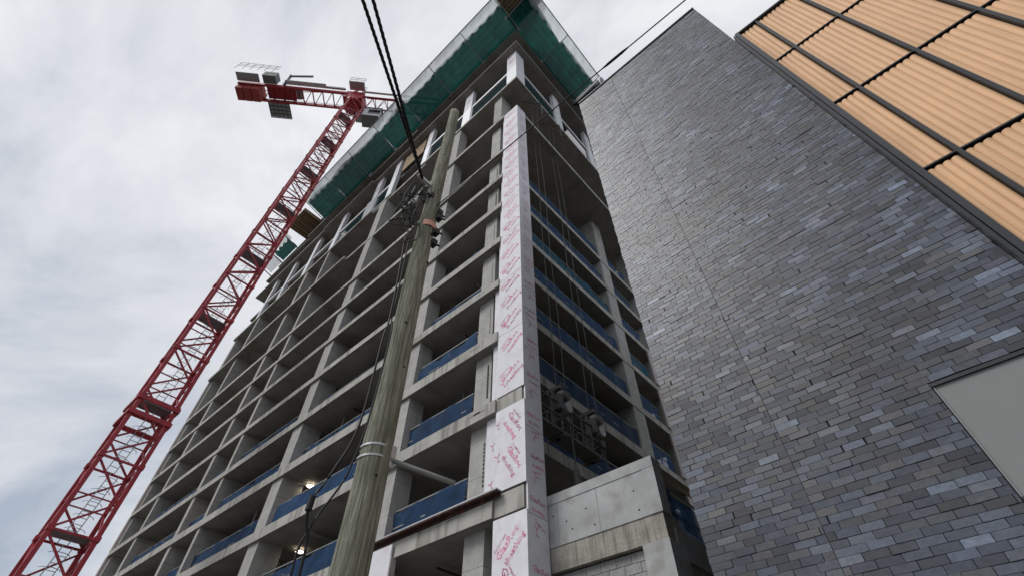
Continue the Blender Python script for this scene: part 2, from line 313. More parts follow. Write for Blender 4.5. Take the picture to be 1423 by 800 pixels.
# rusty shelf angle on the first slab
obj('shelf_angle', MB().box(-0.30, -0.102, 0.78, 7.0, 7.60, 7.64), M['galv'], T)
obj('shelf_angle', MB().box(-0.135, -0.102, 0.78, 7.0, 7.46, 7.598), M['rust'], T)
obj('shelf_angle', MB().box(-0.30, -0.137, 0.78, 7.0, 7.55, 7.597), M['rust'], T)

# printed letters: three prints shared by every board
def text_mesh(s, size):
    cu = bpy.data.curves.new('print', 'FONT'); cu.body = s; cu.size = size; cu.resolution_u = 1; cu.align_x = 'CENTER'; cu.extrude = 0.0004; cu.offset = size * 0.02
    to = bpy.data.objects.new('print', cu); COL.objects.link(to)
    me = bpy.data.meshes.new_from_object(to.evaluated_get(bpy.context.evaluated_depsgraph_get()))
    bpy.data.objects.remove(to); bpy.data.curves.remove(cu)
    if not me.materials: me.materials.append(M['ink'])
    me.materials[0] = M['ink']; return me
TX = [text_mesh('GlasRoc', 0.27), text_mesh('sheathing', 0.225), text_mesh('CertainTeed', 0.10)]
mk = MB()
mk.bar((0, 0, 0), (0.0, 0.11, 0), 0.028, 0.002); mk.bar((0, 0.11, 0.001), (-0.10, 0.2, 0.001), 0.028, 0.002); mk.bar((0, 0.11, 0.002), (0.1, 0.19, 0.002), 0.028, 0.002); mk.bar((-0.05, -0.02, 0.0015), (0.06, -0.06, 0.0015), 0.028, 0.002)
me_ = bpy.data.meshes.new('logo_mark'); me_.from_pydata(mk.v, [], mk.f); me_.materials.append(M['ink']); TX.append(me_)
def prnt(panel, face, me, pos, ang, s=1.0):
    o = bpy.data.objects.new('printed_lettering', me); COL.objects.link(o); o.parent = panel
    r, u, n = ((0, -1, 0), (0, 0, 1), (-1, 0, 0)) if face == 'L' else ((1, 0, 0), (0, 0, 1), (0, -1, 0))
    r, u, n = Vector(r), Vector(u), Vector(n)
    c, sn = math.cos(ang), math.sin(ang)
    mm = Matrix((r * c + u * sn, u * c - r * sn, n)).transposed().to_4x4()
    o.rotation_euler = mm.to_euler(); o.scale = (s, s, 1); o.location = Vector(pos) + n * 0.004 - LOC[panel.name]
    return o
def print_block(panel, face, y, z, ang, s=1.0):          # three lines of print round one point
    r = Vector((0, -1, 0)) if face == 'L' else Vector((1, 0, 0)); u = Vector((0, 0, 1))
    c, sn = math.cos(ang), math.sin(ang); rr = r * c + u * sn; uu = u * c - r * sn
    p = Vector((-0.05, y, z)) if face == 'L' else Vector((y, -0.05, z))
    prnt(panel, face, TX[2], p + uu * 0.28 * s - rr * 0.15 * s, ang, s)
    prnt(panel, face, TX[0], p + uu * 0.04 * s, ang, s)
    prnt(panel, face, TX[1], p - uu * 0.24 * s + rr * 0.05 * s, ang, s)
jl = [0.15, 3.5, 6.92]
# boards on the street side of the corner (Y 0..1.1), then on the alley side (X 0..0.75)
zl = [(0.15, 3.5), (3.52, 6.93), (7.64, 10.18), (10.69, 13.3), (13.32, 16.3), (16.32, 19.35), (19.37, 22.35), (22.37, 25.3), (25.32, 28.3), (28.32, 30.8), (30.82, 33.45)]
for i, (a, b) in enumerate(zl):
    p = obj('insulation_panel', B(-0.05, 0.0, -0.05, 1.095, a, b), M['board'], T)
    if i >= 1:
        rising = i not in (2,)
        ang = R(40) if i != 2 else R(-62)
        if i == 1:
            print_block(p, 'L', 0.52, 6.2, R(44), 1.0); print_block(p, 'L', 0.62, 5.3, R(-60), 1.0); print_block(p, 'L', 0.3, 4.5, R(42), 0.85)
        elif i == 2:
            print_block(p, 'L', 0.42, 9.5, R(-58), 0.95); print_block(p, 'L', 0.46, 8.4, R(-58), 0.95); prnt(p, 'L', TX[3], (-0.05, 0.95, 8.55), 0.3, 1.0); prnt(p, 'L', TX[3], (-0.05, 0.98, 9.6), 0.2, 0.8)
        else:
            h = b - a; n = 3 if h > 2.7 else 2
            for q in range(n):
                print_block(p, 'L', 0.52 + random.uniform(-0.06, 0.06), a + h * (q + 0.55) / n, R(36 + random.uniform(-6, 6)), random.uniform(0.95, 1.05))
            prnt(p, 'L', TX[3], (-0.05, 0.75, a + 0.35), 0.6, 1.0)
zr = [(0.15, 3.4), (3.42, 6.85), (6.87, 9.3), (9.32, 12.3), (12.32, 15.3), (15.32, 18.3), (18.32, 21.3), (21.32, 24.3), (24.32, 27.3), (27.32, 30.3), (30.32, 33.45)]
for i, (a, b) in enumerate(zr):
    p = obj('insulation_panel', B(0.002, 0.76, -0.05, 0.0, a, b), M['board'], T)
    if i < 1: continue
    h = b - a; n = 4
    for q in range(n):
        z = a + h * (q + 0.5) / n
        an = R(random.choice([4, 6, -4, 3, 8])) if q % 2 == 0 else R(random.uniform(-10, 25))
        x = 0.40 + random.uniform(-0.05, 0.05)
        if q % 2 == 0:
            prnt(p, 'R', TX[0], (x, -0.05, z), an, 0.68); prnt(p, 'R', TX[1], (x + 0.02, -0.05, z - 0.24), an, 0.58)
        else:
            prnt(p, 'R', TX[3], (x - 0.1, -0.05, z), R(random.uniform(-40, 40)), 1.0); prnt(p, 'R', TX[2], (x, -0.05, z + 0.2), R(random.uniform(-45, 15)), 0.9)
# narrow boards recessed behind the slab edges
for i, (a, b) in enumerate([(7.60, 10.18), (10.68, 13.13), (13.62, 16.1), (16.54, 19.1), (19.52, 22.08), (22.5, 25.03), (25.44, 28.06), (28.46, 33.18)]):
    y1 = 1.62 if i < 1 else (1.45 if i < 3 else 1.3)
    p = obj('insulation_panel', B(0.10, 0.15, 1.1, y1, a, b), M['board'], T)
    if i == 0: prnt(p, 'L', TX[3], (0.10, 1.33, 7.95), 0.4, 0.9); prnt(p, 'L', TX[3], (0.10, 1.33, 9.1), 0.1, 0.9)
# boards at the foot of the second column
for (y0, y1, a, b) in ((5.1, 6.9, 6.45, 7.36), (5.1, 6.0, 0.15, 6.44)):
    p = obj('insulation_panel', B(-0.2, -0.14, y0, y1, a, b), M['board'], T)
    print_block(p, 'L', y0 + 0.4, b - 0.45 if b > 7 else 5.6, R(-70), 0.7)
    if b > 7: print_block(p, 'L', 6.4, 6.8, R(35), 0.6)
obj('insulation_panel', B(-0.2, 0.0, 5.04, 5.098, 0.15, 7.0), M['pinkboard'], T)
# strips of board at the far edges
for a, b in [(0.2, 6.98)] + [(LEV[k][1] + 0.02, LEV[k + 1][0] - 0.02) for k in range(1, 8)] + [(28.46, 33.18)]:
    obj('insulation_panel', B(-0.12, 0.1, 42.95, 43.3, a, b), M['pinkboard'], T)
    if b < 23: obj('insulation_panel', B(13.95, 14.3, 1.40, 1.49, a, b), M['pinkboard'], T)
# white clad piers and glazing of the two upper storeys
pier = [(-0.04, 0.95), (5.0, 5.95), (10.2, 10.9), (15.0, 15.8), (17.9, 19.4), (24.0, 24.8), (29.0, 29.75), (34.0, 34.6), (38.2, 38.8)]
for (y0, y1) in pier:
    for a, b in ((39.34, 42.3), (42.32, 45.98)):
        x0 = -0.04
        if y0 == 17.9:
            if a < 40:
                pb = MB().box(0.0, 0.35, y0, y1, a, b)
                for k in range(5): pb.box(-0.07, 0.0, y0 + 0.04 + 0.3 * k, y0 + 0.2 + 0.3 * k, a, b)
                obj('pier_panel', pb, M['whitemetal'], T); continue
            y1 = 18.8
        p = obj('pier_panel', B(x0, 0.3, y0, y1, a, b), M['board'] if a > 40 else M['whitemetal'], T)
        if a > 42 and y0 in (-0.04, 5.0, 17.9): print_block(p, 'L', (y0 + y1) / 2, 44, R(40), 0.8)
obj('pier_panel', B(0.302, 0.95, -0.04, 0.2, 39.34, 42.3), M['board'], T); obj('pier_panel', B(0.302, 0.95, -0.04, 0.2, 42.32, 45.98), M['board'], T)
rp = [(4.9, 5.75), (9.6, 10.4), (14.6, 15.4)]
for (x0, x1) in rp:
    for a, b in ((39.34, 42.3), (42.32, 45.98)): obj('pier_panel', B(x0, x1, -0.04, 0.3, a, b), M['board'] if a > 40 else M['whitemetal'], T)
def window(face, a, b, z0, z1):
    def bb(u0, u1, w0, w1, d0, d1): return (d0, d1, u0, u1, w0, w1) if face == 'L' else (u0, u1, d0, d1, w0, w1)
    f = MB()
    f.box(*bb(a, b, z1 - 0.34, z1, 0.02, 0.2)); f.box(*bb(a, b, z0, z0 + 0.10, 0.02, 0.2))
    n = 1
    for k in range(n + 1):
        u = a + (b - a - 0.07) * k / n; f.box(*bb(u, u + 0.07, z0 + 0.101, z1 - 0.341, 0.03, 0.19))
    fr = obj('window', f, M['whitemetal'], T)
    obj('pane', MB().box(*bb(a + 0.02, b - 0.02, z0 + 0.102, z1 - 0.342, 0.10, 0.12)), M['glass'], fr)
for i in range(len(pier) - 1):
    if i in (0, 1, 3, 4): window('L', pier[i][1] + 0.01, pier[i + 1][0] - 0.01, 39.34, 42.3)
    elif i > 4: obj('spandrel_rail', B(0.05, 0.2, pier[i][1] + 0.01, pier[i + 1][0] - 0.01, 42.0, 42.28), M['whitemetal'], T)
window('R', 0.96, 4.89, 39.34, 42.3); window('R', 5.76, 9.59, 39.34, 42.3); window('R', 10.41, 14.59, 39.34, 42.3)
# cast-in slots and joint lines seen on the slab noses
for k, y in ((1, 2.3), (2, 1.75), (2, 1.55), (3, 2.0), (4, 1.9)):
    a, b = LEV[k]; obj('form_joint', B(-0.106, -0.09, y, y + 0.5, b - 0.2, b - 0.15), M['grey'], T)
for i in range(1, 8):
    a, b = LEV[i][1], LEV[i + 1][0]
    sl = MB()
    for q in range(11): sl.box(0.235, 0.26, 1.80, 1.86, a + 0.6 + 0.13 * q, a + 0.69 + 0.13 * q)
    obj('anchor_slot', sl, M['dark'], T)

# ================================================================== GUARDRAILS
def guardrail(face, a, b, z, d, label, material, posts=True):
    def pt(u, dd, zz): return (dd, u, zz) if face == 'L' else (u, dd, zz)
    g = thing('mesh_guardrail', label, 'guardrail', pt((a + b) / 2, d, z), 'blue and teal mesh guardrails on the open floors')
    n = max(4, int((b - a) / 0.35)); nb = MB(); H = 1.08
    ph = random.uniform(0, 6)
    rows = 4
    for j in range(rows + 1):
        for i in range(n + 1):
            u = a + (b - a) * i / n
            w = 0.045 * math.sin(i * 1.7 + ph + j * 0.5) * (0.3 + j / rows) + 0.03 * math.sin(i * 0.6 + 2 * ph) + random.uniform(-0.012, 0.012)
            sag = -(0.08 + 0.06 * math.sin(ph + i // 7)) * math.sin(math.pi * ((i * 0.35 / 2.4) % 1)) - random.uniform(0, 0.03) if j == rows else 0
            nb.v.append(pt(u, d + w, z + 0.02 + (H - 0.02) * j / rows + sag))
    for j in range(rows):
        for i in range(n):
            q = j * (n + 1) + i; nb.f.append((q, q + 1, q + n + 2, q + n + 1))
    obj('netting', nb, material, g, smooth=True)
    obj('rail', MB().bar(pt(a, d + 0.05, z + H + 0.02), pt(b, d + 0.05, z + H + 0.02), 0.05, 0.05), M['grey'], g)
    obj('rail', MB().bar(pt(a, d + 0.05, z + 0.55), pt(b, d + 0.05, z + 0.55), 0.045, 0.045), M['grey'], g)
    m_ = max(2, int((b - a) / 2.4))
    for k in range(m_ + 1):
        u = a + 0.06 + (b - a - 0.12) * k / m_
        obj('post', MB().bar(pt(u, d + 0.1, z), pt(u, d + 0.1, z + H + 0.05), 0.05, 0.05), M['timber'] if (k % 3 == 1) else M['grey'], g)
for k in range(1, 8):
    guardrail('L', 2.5, 5.9, LEV[k][1], 0.22 if k < 4 else 0.42, 'blue guardrail on %s street-face floor above the rusty ledge, bay nearest the white corner' % ORD[k - 1], M['blue'])
for k in range(1, 7):
    guardrail('L', 7.1, 15.35, LEV[k][1], 0.25 if k < 3 else 0.5, 'blue guardrail on %s street-face floor above the rusty ledge, wide bay behind the pole' % ORD[k - 1], M['blue'])
for k in range(1, 5):
    guardrail('L', 16.4, 24.0, LEV[k][1], 0.35, 'blue guardrail on %s street-face floor above the rusty ledge, third bay from corner' % ORD[k - 1], M['blue'])
for k in range(1, 5):
    guardrail('L', 24.5, 27.8, LEV[k][1], 0.45, 'short blue guardrail on %s street-face floor above rusty ledge, between two fin walls' % ORD[k - 1], M['blue'])
for k in range(2, 5):
    guardrail('L', 28.4, 37.2, LEV[k][1], 0.4, 'blue guardrail on %s street-face floor above rusty ledge, wide bay near far left' % ORD[k - 1], M['blue'])
for k in range(2, 9):
    guardrail('R', 0.75, 10.3, LEV[k][1], 1.62, '%s guardrail on %s alley-face floor above the podium wall, beside the white corner' % ('teal' if k == 6 else 'blue', ORD[k - 2]), M['teal'] if k == 6 else M['blue'])
for k in range(2, 9):
    guardrail('R', 11.6, 13.7, LEV[k][1], 1.62, '%s guardrail on %s alley-face floor above the podium wall, bay beside slate wall' % ('teal' if k == 5 else 'blue', ORD[k - 2]), M['teal'] if k == 5 else M['blue'])

def shoring(x, y, k, label):
    a, b = LEV[k][1], LEV[k + 1][0]
    g = thing('shoring_prop', label, 'prop', (x, y, a), 'steel shoring props under the slabs')
    obj('outer_tube', MB().tube([(x, y, a + 0.012), (x, y, a + 1.5)], 0.045, 8), M['grey'], g); obj('inner_tube', MB().tube([(x, y, a + 1.501), (x, y, b - 0.012)], 0.035, 8), M['galv'], g)
    obj('end_plate', B(x - 0.09, x + 0.09, y - 0.09, y + 0.09, a + 0.001, a + 0.011), M['grey'], g); obj('end_plate', B(x - 0.09, x + 0.09, y - 0.09, y + 0.09, b - 0.011, b - 0.001), M['grey'], g)
shoring(1.2, 4.1, 2, 'steel prop behind guardrail on second floor above rusty ledge, corner bay')
shoring(1.0, 3.3, 5, 'steel prop on fifth floor above rusty ledge, bay nearest white corner')
shoring(1.1, 13.2, 3, 'steel prop on third floor above rusty ledge, wide bay left of pole')
shoring(1.0, 19.6, 2, 'steel prop on second floor above rusty ledge, third bay from corner')
shoring(1.2, 31.5, 3, 'steel prop on third floor above rusty ledge, wide bay at far left')

# ================================================================== WORK LIGHTS
def work_light(x, y, z, label):
    g = thing('work_light', label, 'lamp', (x, y, z), 'lit work lamps under the slabs')
    obj('housing', MB().tube([(x, y, z - 0.10), (x, y, z - 0.004)], [0.13, 0.07], 14), M['whitemetal'], g)
    obj('diffuser', MB().tube([(x, y, z - 0.145), (x, y, z - 0.102)], [0.14, 0.16], 14), M['lamp'], g)
    obj('guard_ring', MB().tube([(x + 0.2 * math.cos(t), y + 0.2 * math.sin(t), z - 0.12) for t in [i * math.pi / 6 for i in range(13)]], 0.015, 5), M['white'], g)
work_light(1.33, 15.05, 13.15, 'lit round work lamp nearest the pole, under the slab beside a column')
work_light(1.75, 14.9, 10.2, 'lit round work lamp low behind the hanging cables')
work_light(3.1, 18.4, 10.2, 'lit work lamp at the bottom edge below the hanging cables')
work_light(1.6, 30.6, 13.15, 'lit lamp on the lower far left floor between fin walls')
work_light(1.9, 36.7, 16.12, 'small lit lamp at the far left, lowest of the leftmost bay')
work_light(0.9, 26.0, 17.2 - 1.08, 'small lit lamp beside a fin wall in middle of street face')

# ================================================================== PERIMETER NETS AT THE TOP
def net(face, a, b, label, ragged):
    def P(u, o, z): return (-o, u, z) if face == 'L' else (u, -o, z)
    g = thing('perimeter_net', label, 'safety net', P((a + b) / 2, 0.6, 49.6), 'safety nets round the tower top')
    step = 4.2; n = max(1, round((b - a) / step)); step = (b - a) / n
    def zz(o): return (49.5 if face == 'L' else 49.58) + 0.75 * (o - 0.6) / 3.1
    for k in range(n):
        u0 = a + k * step; u1 = u0 + step
        for nm, o0, o1, mt in (('green_netting', 0.62, 3.0 + random.uniform(-0.06, 0.06), M['green']), ('white_netting', 2.8, 3.72, M['wmesh'])):
            nu, no_ = 22, 10; mb = MB()
            ph = random.uniform(0, 9); ex = 0.22 if (nm == 'green_netting' and ragged and k in ragged) else 0
            for j in range(no_ + 1):
                for i in range(nu + 1):
                    fu = i / nu; fo = j / no_
                    lo0 = o0; hi = o1 + (ex * math.sin(fu * 3 + ph) + 0.02 * math.sin(fu * 23 + ph) if nm == 'green_netting' else 0)
                    o = lo0 + (hi - lo0) * fo
                    s = -0.22 * math.sin(math.pi * fu) * math.sin(math.pi * fo) + 0.05 * math.sin(fu * 26 + ph + 2 * fo) * (0.4 + fo) + 0.03 * math.sin(fu * 61 + 3 * ph)
                    q = P(u0 + fu * step, o, zz(o) + s - (0.05 if nm == 'white_netting' else 0)); mb.v.append(q)
            for j in range(no_):
                for i in range(nu):
                    q = j * (nu + 1) + i; mb.f.append((q, q + 1, q + nu + 2, q + nu + 1))
            obj(nm, mb, mt, g, smooth=True)
    for k in range(n + 1):
        u = a + k * step
        obj('support_arm', MB().bar(P(u, 0.3, zz(0.3) - 0.32), P(u, 3.72, zz(3.72) - 0.1), 0.06, 0.06), M['galv'], g)
        obj('bracket', MB().bar(P(u, 0.55, 49.0), P(u, 0.55, 49.9), 0.12, 0.14), M['galv'], g)
    obj('edge_cable', MB().tube([P(a + (b - a) * i / 60, 3.74, zz(3.74) + 0.02 * (i % 2)) for i in range(61)], 0.045, 5), M['dark'], g)
    for o in (0.8, 1.05, 1.35, 1.9, 2.4):
        obj('tension_cable', MB().bar(P(a, o, zz(o) - 0.3), P(b, o, zz(o) - 0.3), 0.03, 0.03), M['greencord'], g)
    return g
net('L', -0.85, 29.5, 'green safety net with white mesh edge along street side of tower top', (3, 5, 6))
net('R', -1.9, 8.0, 'green safety net with white mesh edge along alley side of tower top', (0,))
g = thing('perimeter_net', 'torn green net and white mesh at far left end of tower top', 'safety net', (-0.9, 38, 49.4), 'safety nets round the tower top')
for nm, o0, o1, mt, u0, u1 in (('green_netting', 0.4, 1.7, M['green'], 36.4, 39.8), ('white_netting', 1.5, 2.9, M['wmesh'], 36.0, 38.6), ('white_netting', 0.4, 2.2, M['wmesh'], 40.0, 42.8)):
    mb = MB()
    for j in range(7):
        for i in range(13):
            o = o0 + (o1 - o0) * j / 6 * (1 + 0.12 * math.sin(i * 1.9)); mb.v.append((-o, u0 + (u1 - u0) * i / 12, 50.5 + 0.24 * o + 0.06 * math.sin(i * 2.1 + j)))
    for j in range(6):
        for i in range(12):
            q = j * 13 + i; mb.f.append((q, q + 1, q + 14, q + 13))
    obj(nm, mb, mt, g, smooth=True)
for u in (36.3, 39.9, 42.9): obj('support_arm', MB().bar((0.2, u, 50.1), (-2.8, u, 51.0), 0.09, 0.1), M['grey'], g)
g = thing('site_hoarding', 'dark boxed end frame closing the net beside the slate wall', 'frame', (8.6, -1.6, 49.3))
obj('frame', MB().box(8.15, 8.35, -3.5, -0.4, 49.2, 50.4).box(9.6, 9.8, -3.5, -0.4, 49.2, 50.4).box(8.351, 9.599, -3.5, -3.3, 49.2, 50.4), M['darkmetal'], g)
obj('floor_panel', B(8.36, 9.59, -3.29, -0.4, 49.25, 49.33), M['darkmetal'], g)
obj('white_netting', B(8.3, 10.6, -3.9, -3.6, 49.6, 50.6), M['wmesh'], g)
for x in (8.2, 9.4, 10.5): obj('post', MB().bar((x, -3.75, 49.2), (x, -3.75, 51.2), 0.07), M['grey'], g)

# ================================================================== PODIUM WALL
Pd = thing('podium_wall', 'pale concrete podium wall with block masonry infill at foot of tower', 'wall', (1.5, -1.5, 0))
obj('upper_wall', B(0.8, 1.18, -3.15, 1.45, 6.22, 7.25), M['block'], Pd)
obj('wall_cap', B(0.785, 1.19, -3.16, 1.45, 7.252, 7.5), M['block'], Pd)
obj('end_upright', B(0.79, 1.185, -3.16, -2.86, 6.223, 7.25), M['block'], Pd)
obj('rough_band', B(0.82, 1.5, -3.13, 1.45, 5.68, 6.218), M['rough'], Pd)
obj('pier', B(0.78, 1.5, -3.16, -2.52, 0.13, 5.675), M['block'], Pd)
obj('back_wall', B(1.06, 1.4, -2.52, 1.45, 0.13, 5.675), M['mortar'], Pd)
for i in range(12):
    for j in range(10):
        z1 = 5.64 - 0.2 * i; y0 = -2.505 + 0.4 * j + (0.2 if i % 2 else 0.0)
        if y0 > 1.2: continue
        if i % 2 and j == 0: obj('masonry_block', B(0.955, 1.058, -2.505, -2.317, z1 - 0.188, z1), M['cmu'], Pd)
        obj('masonry_block', B(0.95 + random.uniform(-0.004, 0.004), 1.058, y0, min(y0 + 0.388, 1.4), z1 - 0.188, z1), M['cmu'], Pd)
ho = MB()
for y, z in ((-2.55, 6.85), (-2.6, 6.4), (-1.4, 6.42), (-0.75, 6.5), (-0.2, 6.95), (-1.2, 6.85), (0.0, 6.4), (-0.6, 6.72)):
    ho.tube([(0.797, y, z), (0.81, y, z)], 0.022, 8)
obj('tie_hole', ho, M['dark'], Pd)
for y in (-0.35, -1.55): obj('form_joint', B(0.797, 0.803, y, y + 0.02, 6.24, 7.24), M['cmu'], Pd)
obj('side_wall', B(1.19, 12.0, -3.12, -2.8, 0.13, 5.4), M['rough'], Pd)
obj('side_wall', B(1.19, 12.0, -3.15, -2.8, 5.402, 6.0), M['block'], Pd)
obj('top_rail', MB().bar((1.2, -3.05, 7.35), (9, -3.05, 7.35), 0.12, 0.14), M['timber'], Pd)
obj('prop', MB().bar((2.7, -3.2, 7.3), (3.2, -3.25, 5.0), 0.12, 0.12), M['timber'], Pd)
obj('top_slab', B(1.19, 12.0, -2.78, 1.45, 5.6, 5.9), M['concrete'], Pd)
guardrail('R', 1.2, 9.0, 6.0, -2.98, 'dark blue mesh guardrail on podium side wall under the timber rail', M['blue'])

# ================================================================== SWING STAGE
S = thing('suspended_platform', 'suspended work platform with two hoists hanging by the white corner', 'work platform', (2.9, 0.4, 10.0))
obj('deck', B(0.9, 4.35, 0.15, 0.75, 10.1, 10.2), M['stage'], S)
for y in (0.15, 0.75):
    for z in (10.65, 11.15): obj('rail', MB().bar((0.9, y, z), (4.35, y, z), 0.06, 0.06), M['stage'], S)
    for k in range(7):
        x = 0.95 + k * 0.56
        obj('post', MB().bar((x, y, 10.2), (x, y, 11.15), 0.05), M['stage'], S)
        if k < 6: obj('brace', MB().bar((x, y, 10.22), (x + 0.56, y, 10.65), 0.03), M['stage'], S)
for x in (2.15, 4.1):
    obj('stirrup', MB().bar((x, 0.45, 10.0), (x, 0.45, 11.9), 0.16, 0.16).bar((x - 0.02, 0.1, 11.9), (x - 0.02, 0.85, 11.9), 0.14, 0.14).bar((x, 0.1, 10.06), (x, 0.8, 10.06), 0.14, 0.12), M['stage'], S)
    h = obj('hoist', MB().box(x - 0.28, x - 0.09, 0.02, 0.36, 10.9, 11.45), M['stage'], S)
    obj('motor', MB().tube([(x + 0.2, 0.0, 11.6), (x + 0.2, 0.5, 11.6)], 0.17, 12), M['stage'], h)
    obj('motor', MB().tube([(x + 0.2, 0.0, 11.12), (x + 0.2, 0.45, 11.12)], 0.19, 12), M['galv'], h)
    obj('motor', MB().tube([(x + 0.2, 0.05, 10.65), (x + 0.2, 0.42, 10.65)], 0.13, 12), M['stage'], h)
    for dx in (0.0, 0.55):
        pts = [(x + dx + 0.05 * math.sin(i), 0.35, 11.5 + (38.8 - 11.5) * i / 14) for i in range(15)]
        obj('rope', MB().tube(pts, 0.014, 5), M['stage'], S)
    obj('tail_rope', MB().tube([(x + 0.25, 0.1, 10.9), (x + 0.3, 0.08, 9.7), (x + 0.36, 0.06, 8.4), (x + 0.5, 0.06, 7.3)], 0.03, 5), M['stage'], S)
obj('cable_bag', MB().tube([(2.45, 0.08, 9.1), (2.46, 0.08, 8.9), (2.5, 0.08, 8.2), (2.5, 0.08, 8.05)], [0.03, 0.1, 0.12, 0.04], 10), M['stage'], S)
for x in (2.3, 4.6):
    obj('davit', MB().bar((x - 0.9, 0.9, 38.7), (x + 0.3, -0.2, 38.7), 0.06).bar((x + 0.3, -0.2, 38.7), (x + 0.3, -0.2, 36.6), 0.06).bar((x - 0.9, 0.9, 38.7), (x + 0.3, -0.2, 37.4), 0.05), M['stage'], S)

# ================================================================== SLATE BUILDING
WX = -1.5; WY0, WY1, WZ = -10.1, -4.75, 22.25
SB = thing('slate_building', 'windowless building clad in long thin grey slate bricks', 'building', (5, -7.5, 0))
obj('wall_core', B(WX + 0.0125, 13.0, WY0, WY1, 0.0, 22.2), M['backing'], SB)
obj('parapet_coping', B(WX - 0.03, 13.0, WY0, WY1 + 0.03, 22.202, 22.28), M['darkmetal'], SB)
OP = (-10.1, -8.38, 4.05, 5.52)
obj('grey_infill_panel', B(WX + 0.003, WX + 0.012, OP[0], OP[1], OP[2], OP[3]), M['infill'], SB)
obj('lintel_trim', B(WX - 0.03, WX + 0.0, OP[0], OP[1] + 0.03, OP[3] + 0.002, OP[3] + 0.05), M['darkmetal'], SB)
obj('jamb_trim', B(WX - 0.01, WX + 0.002, OP[1] + 0.002, OP[1] + 0.02, OP[2], OP[3]), M['infill'], SB)
obj('sill_trim', B(WX - 0.02, WX + 0.012, OP[0], OP[1] + 0.02, OP[2] - 0.09, OP[2] - 0.002), M['darkmetal'], SB)
CH = 0.1
pal = [(0.052, 0.057, 0.068), (0.038, 0.042, 0.050), (0.080, 0.088, 0.102), (0.064, 0.070, 0.082), (0.030, 0.031, 0.035), (0.058, 0.062, 0.060), (0.125, 0.140, 0.155), (0.066, 0.060, 0.054), (0.062, 0.058, 0.068), (0.105, 0.108, 0.112), (0.046, 0.044, 0.042)]
wts = [18, 18, 12, 14, 10, 10, 4, 7, 8, 5, 9]
bricks = []
nrow = int(22.2 / CH)
JY = -6.35
for r in range(nrow):
    z0 = r * CH + 0.0015; z1 = (r + 1) * CH - 0.0015
    def run(ya, yb):
        y = ya; first = True
        while y < yb - 0.01:
            ln = random.choice([0.285, 0.29, 0.29, 0.295, 0.30])
            if first: ln *= ((0.5 if r % 2 else 1.0) + random.uniform(-0.16, 0.16)) % 1.0 * 0.9 + 0.1; first = False
            y2 = min(y + ln, yb)
            if yb - y2 < 0.09: y2 = yb
            bricks.append((y + 0.0028, y2 - 0.0028, z0, z1)); y = y2
    lo = WY0
    if z1 > OP[2] - 0.09 and z0 < OP[3] + 0.05: lo = OP[1] + 0.03
    run(lo, JY); run(JY, WY1)
def brick_geo(mb, b, cols):
    y0, y1, z0, z1 = b; pr = random.gauss(0, 0.0035); c = 0.003
    if random.random() < 0.03: pr -= 0.005
    if random.random() < 0.03: y0 += random.uniform(0.008, 0.02)
    if y1 > WY1 - 0.01: y1 += 0.02 + random.uniform(-0.008, 0.012)
    xf = WX + max(-0.008, min(0.0035, pr)) ; xb = WX + 0.012
    ta, tb = random.uniform(-0.0025, 0.0025), random.uniform(-0.0022, 0.0022); t0, t1, t2, t3 = -ta - tb, ta - tb, ta + tb, -ta + tb
    mb.add([(xb, y0, z0), (xb, y1, z0), (xb, y1, z1), (xb, y0, z1),
            (xf + c, y0, z0), (xf + c, y1, z0), (xf + c, y1, z1), (xf + c, y0, z1),
            (xf + t0, y0 + c, z0 + c), (xf + t1, y1 - c, z0 + c), (xf + t2, y1 - c, z1 - c), (xf + t3, y0 + c, z1 - c)],
           [(0, 1, 5, 4), (1, 2, 6, 5), (2, 3, 7, 6), (3, 0, 4, 7), (4, 5, 9, 8), (5, 6, 10, 9), (6, 7, 11, 10), (7, 4, 8, 11), (8, 9, 10, 11)])
    p = random.choices(pal, wts)[0]; s = 0.95 * random.choice([random.uniform(0.55, 0.95), random.uniform(0.85, 1.2), random.uniform(1.1, 1.6)])
    cc = (p[0] * s * 0.93, p[1] * s * 0.99, p[2] * s * 1.17); cols += [cc] * 9
def pix(p):
    d = Vector(p) - CAMP; z = d.dot(FW); return (711.5 + 668 * d.dot(RT) / z, 400 - 668 * d.dot(UP) / z) if z > 0.1 else (-1e4, -1e4)
def score(b):
    c = (WX, (b[0] + b[1]) / 2, (b[2] + b[3]) / 2); x, y = pix(c)
    if not (5 < x < 1418 and 5 < y < 795): return 0
    a = pix((WX, b[0], b[2])); q = pix((WX, b[1], b[2])); t = pix((WX, b[0], b[3]))
    return abs((q[0] - a[0]) * (t[1] - a[1]) - (q[1] - a[1]) * (t[0] - a[0]))
order = sorted(range(len(bricks)), key=lambda i: -score(bricks[i]))
single = set(order[:300])
rest = MB(); rc = []
for i, b in enumerate(bricks):
    if i in single:
        mb = MB(); cc = []; brick_geo(mb, b, cc); obj('slate_brick', mb, M['slate'], SB, colors=cc)
    else: brick_geo(rest, b, rc)
obj('slate_bricks', rest, M['slate'], SB, kind='stuff', colors=rc)
js = MB().box(WX + 0.006, WX + 0.012, JY - 0.008, JY + 0.008, 0, 22.2)
obj('control_joint', js, M['backing'], SB)

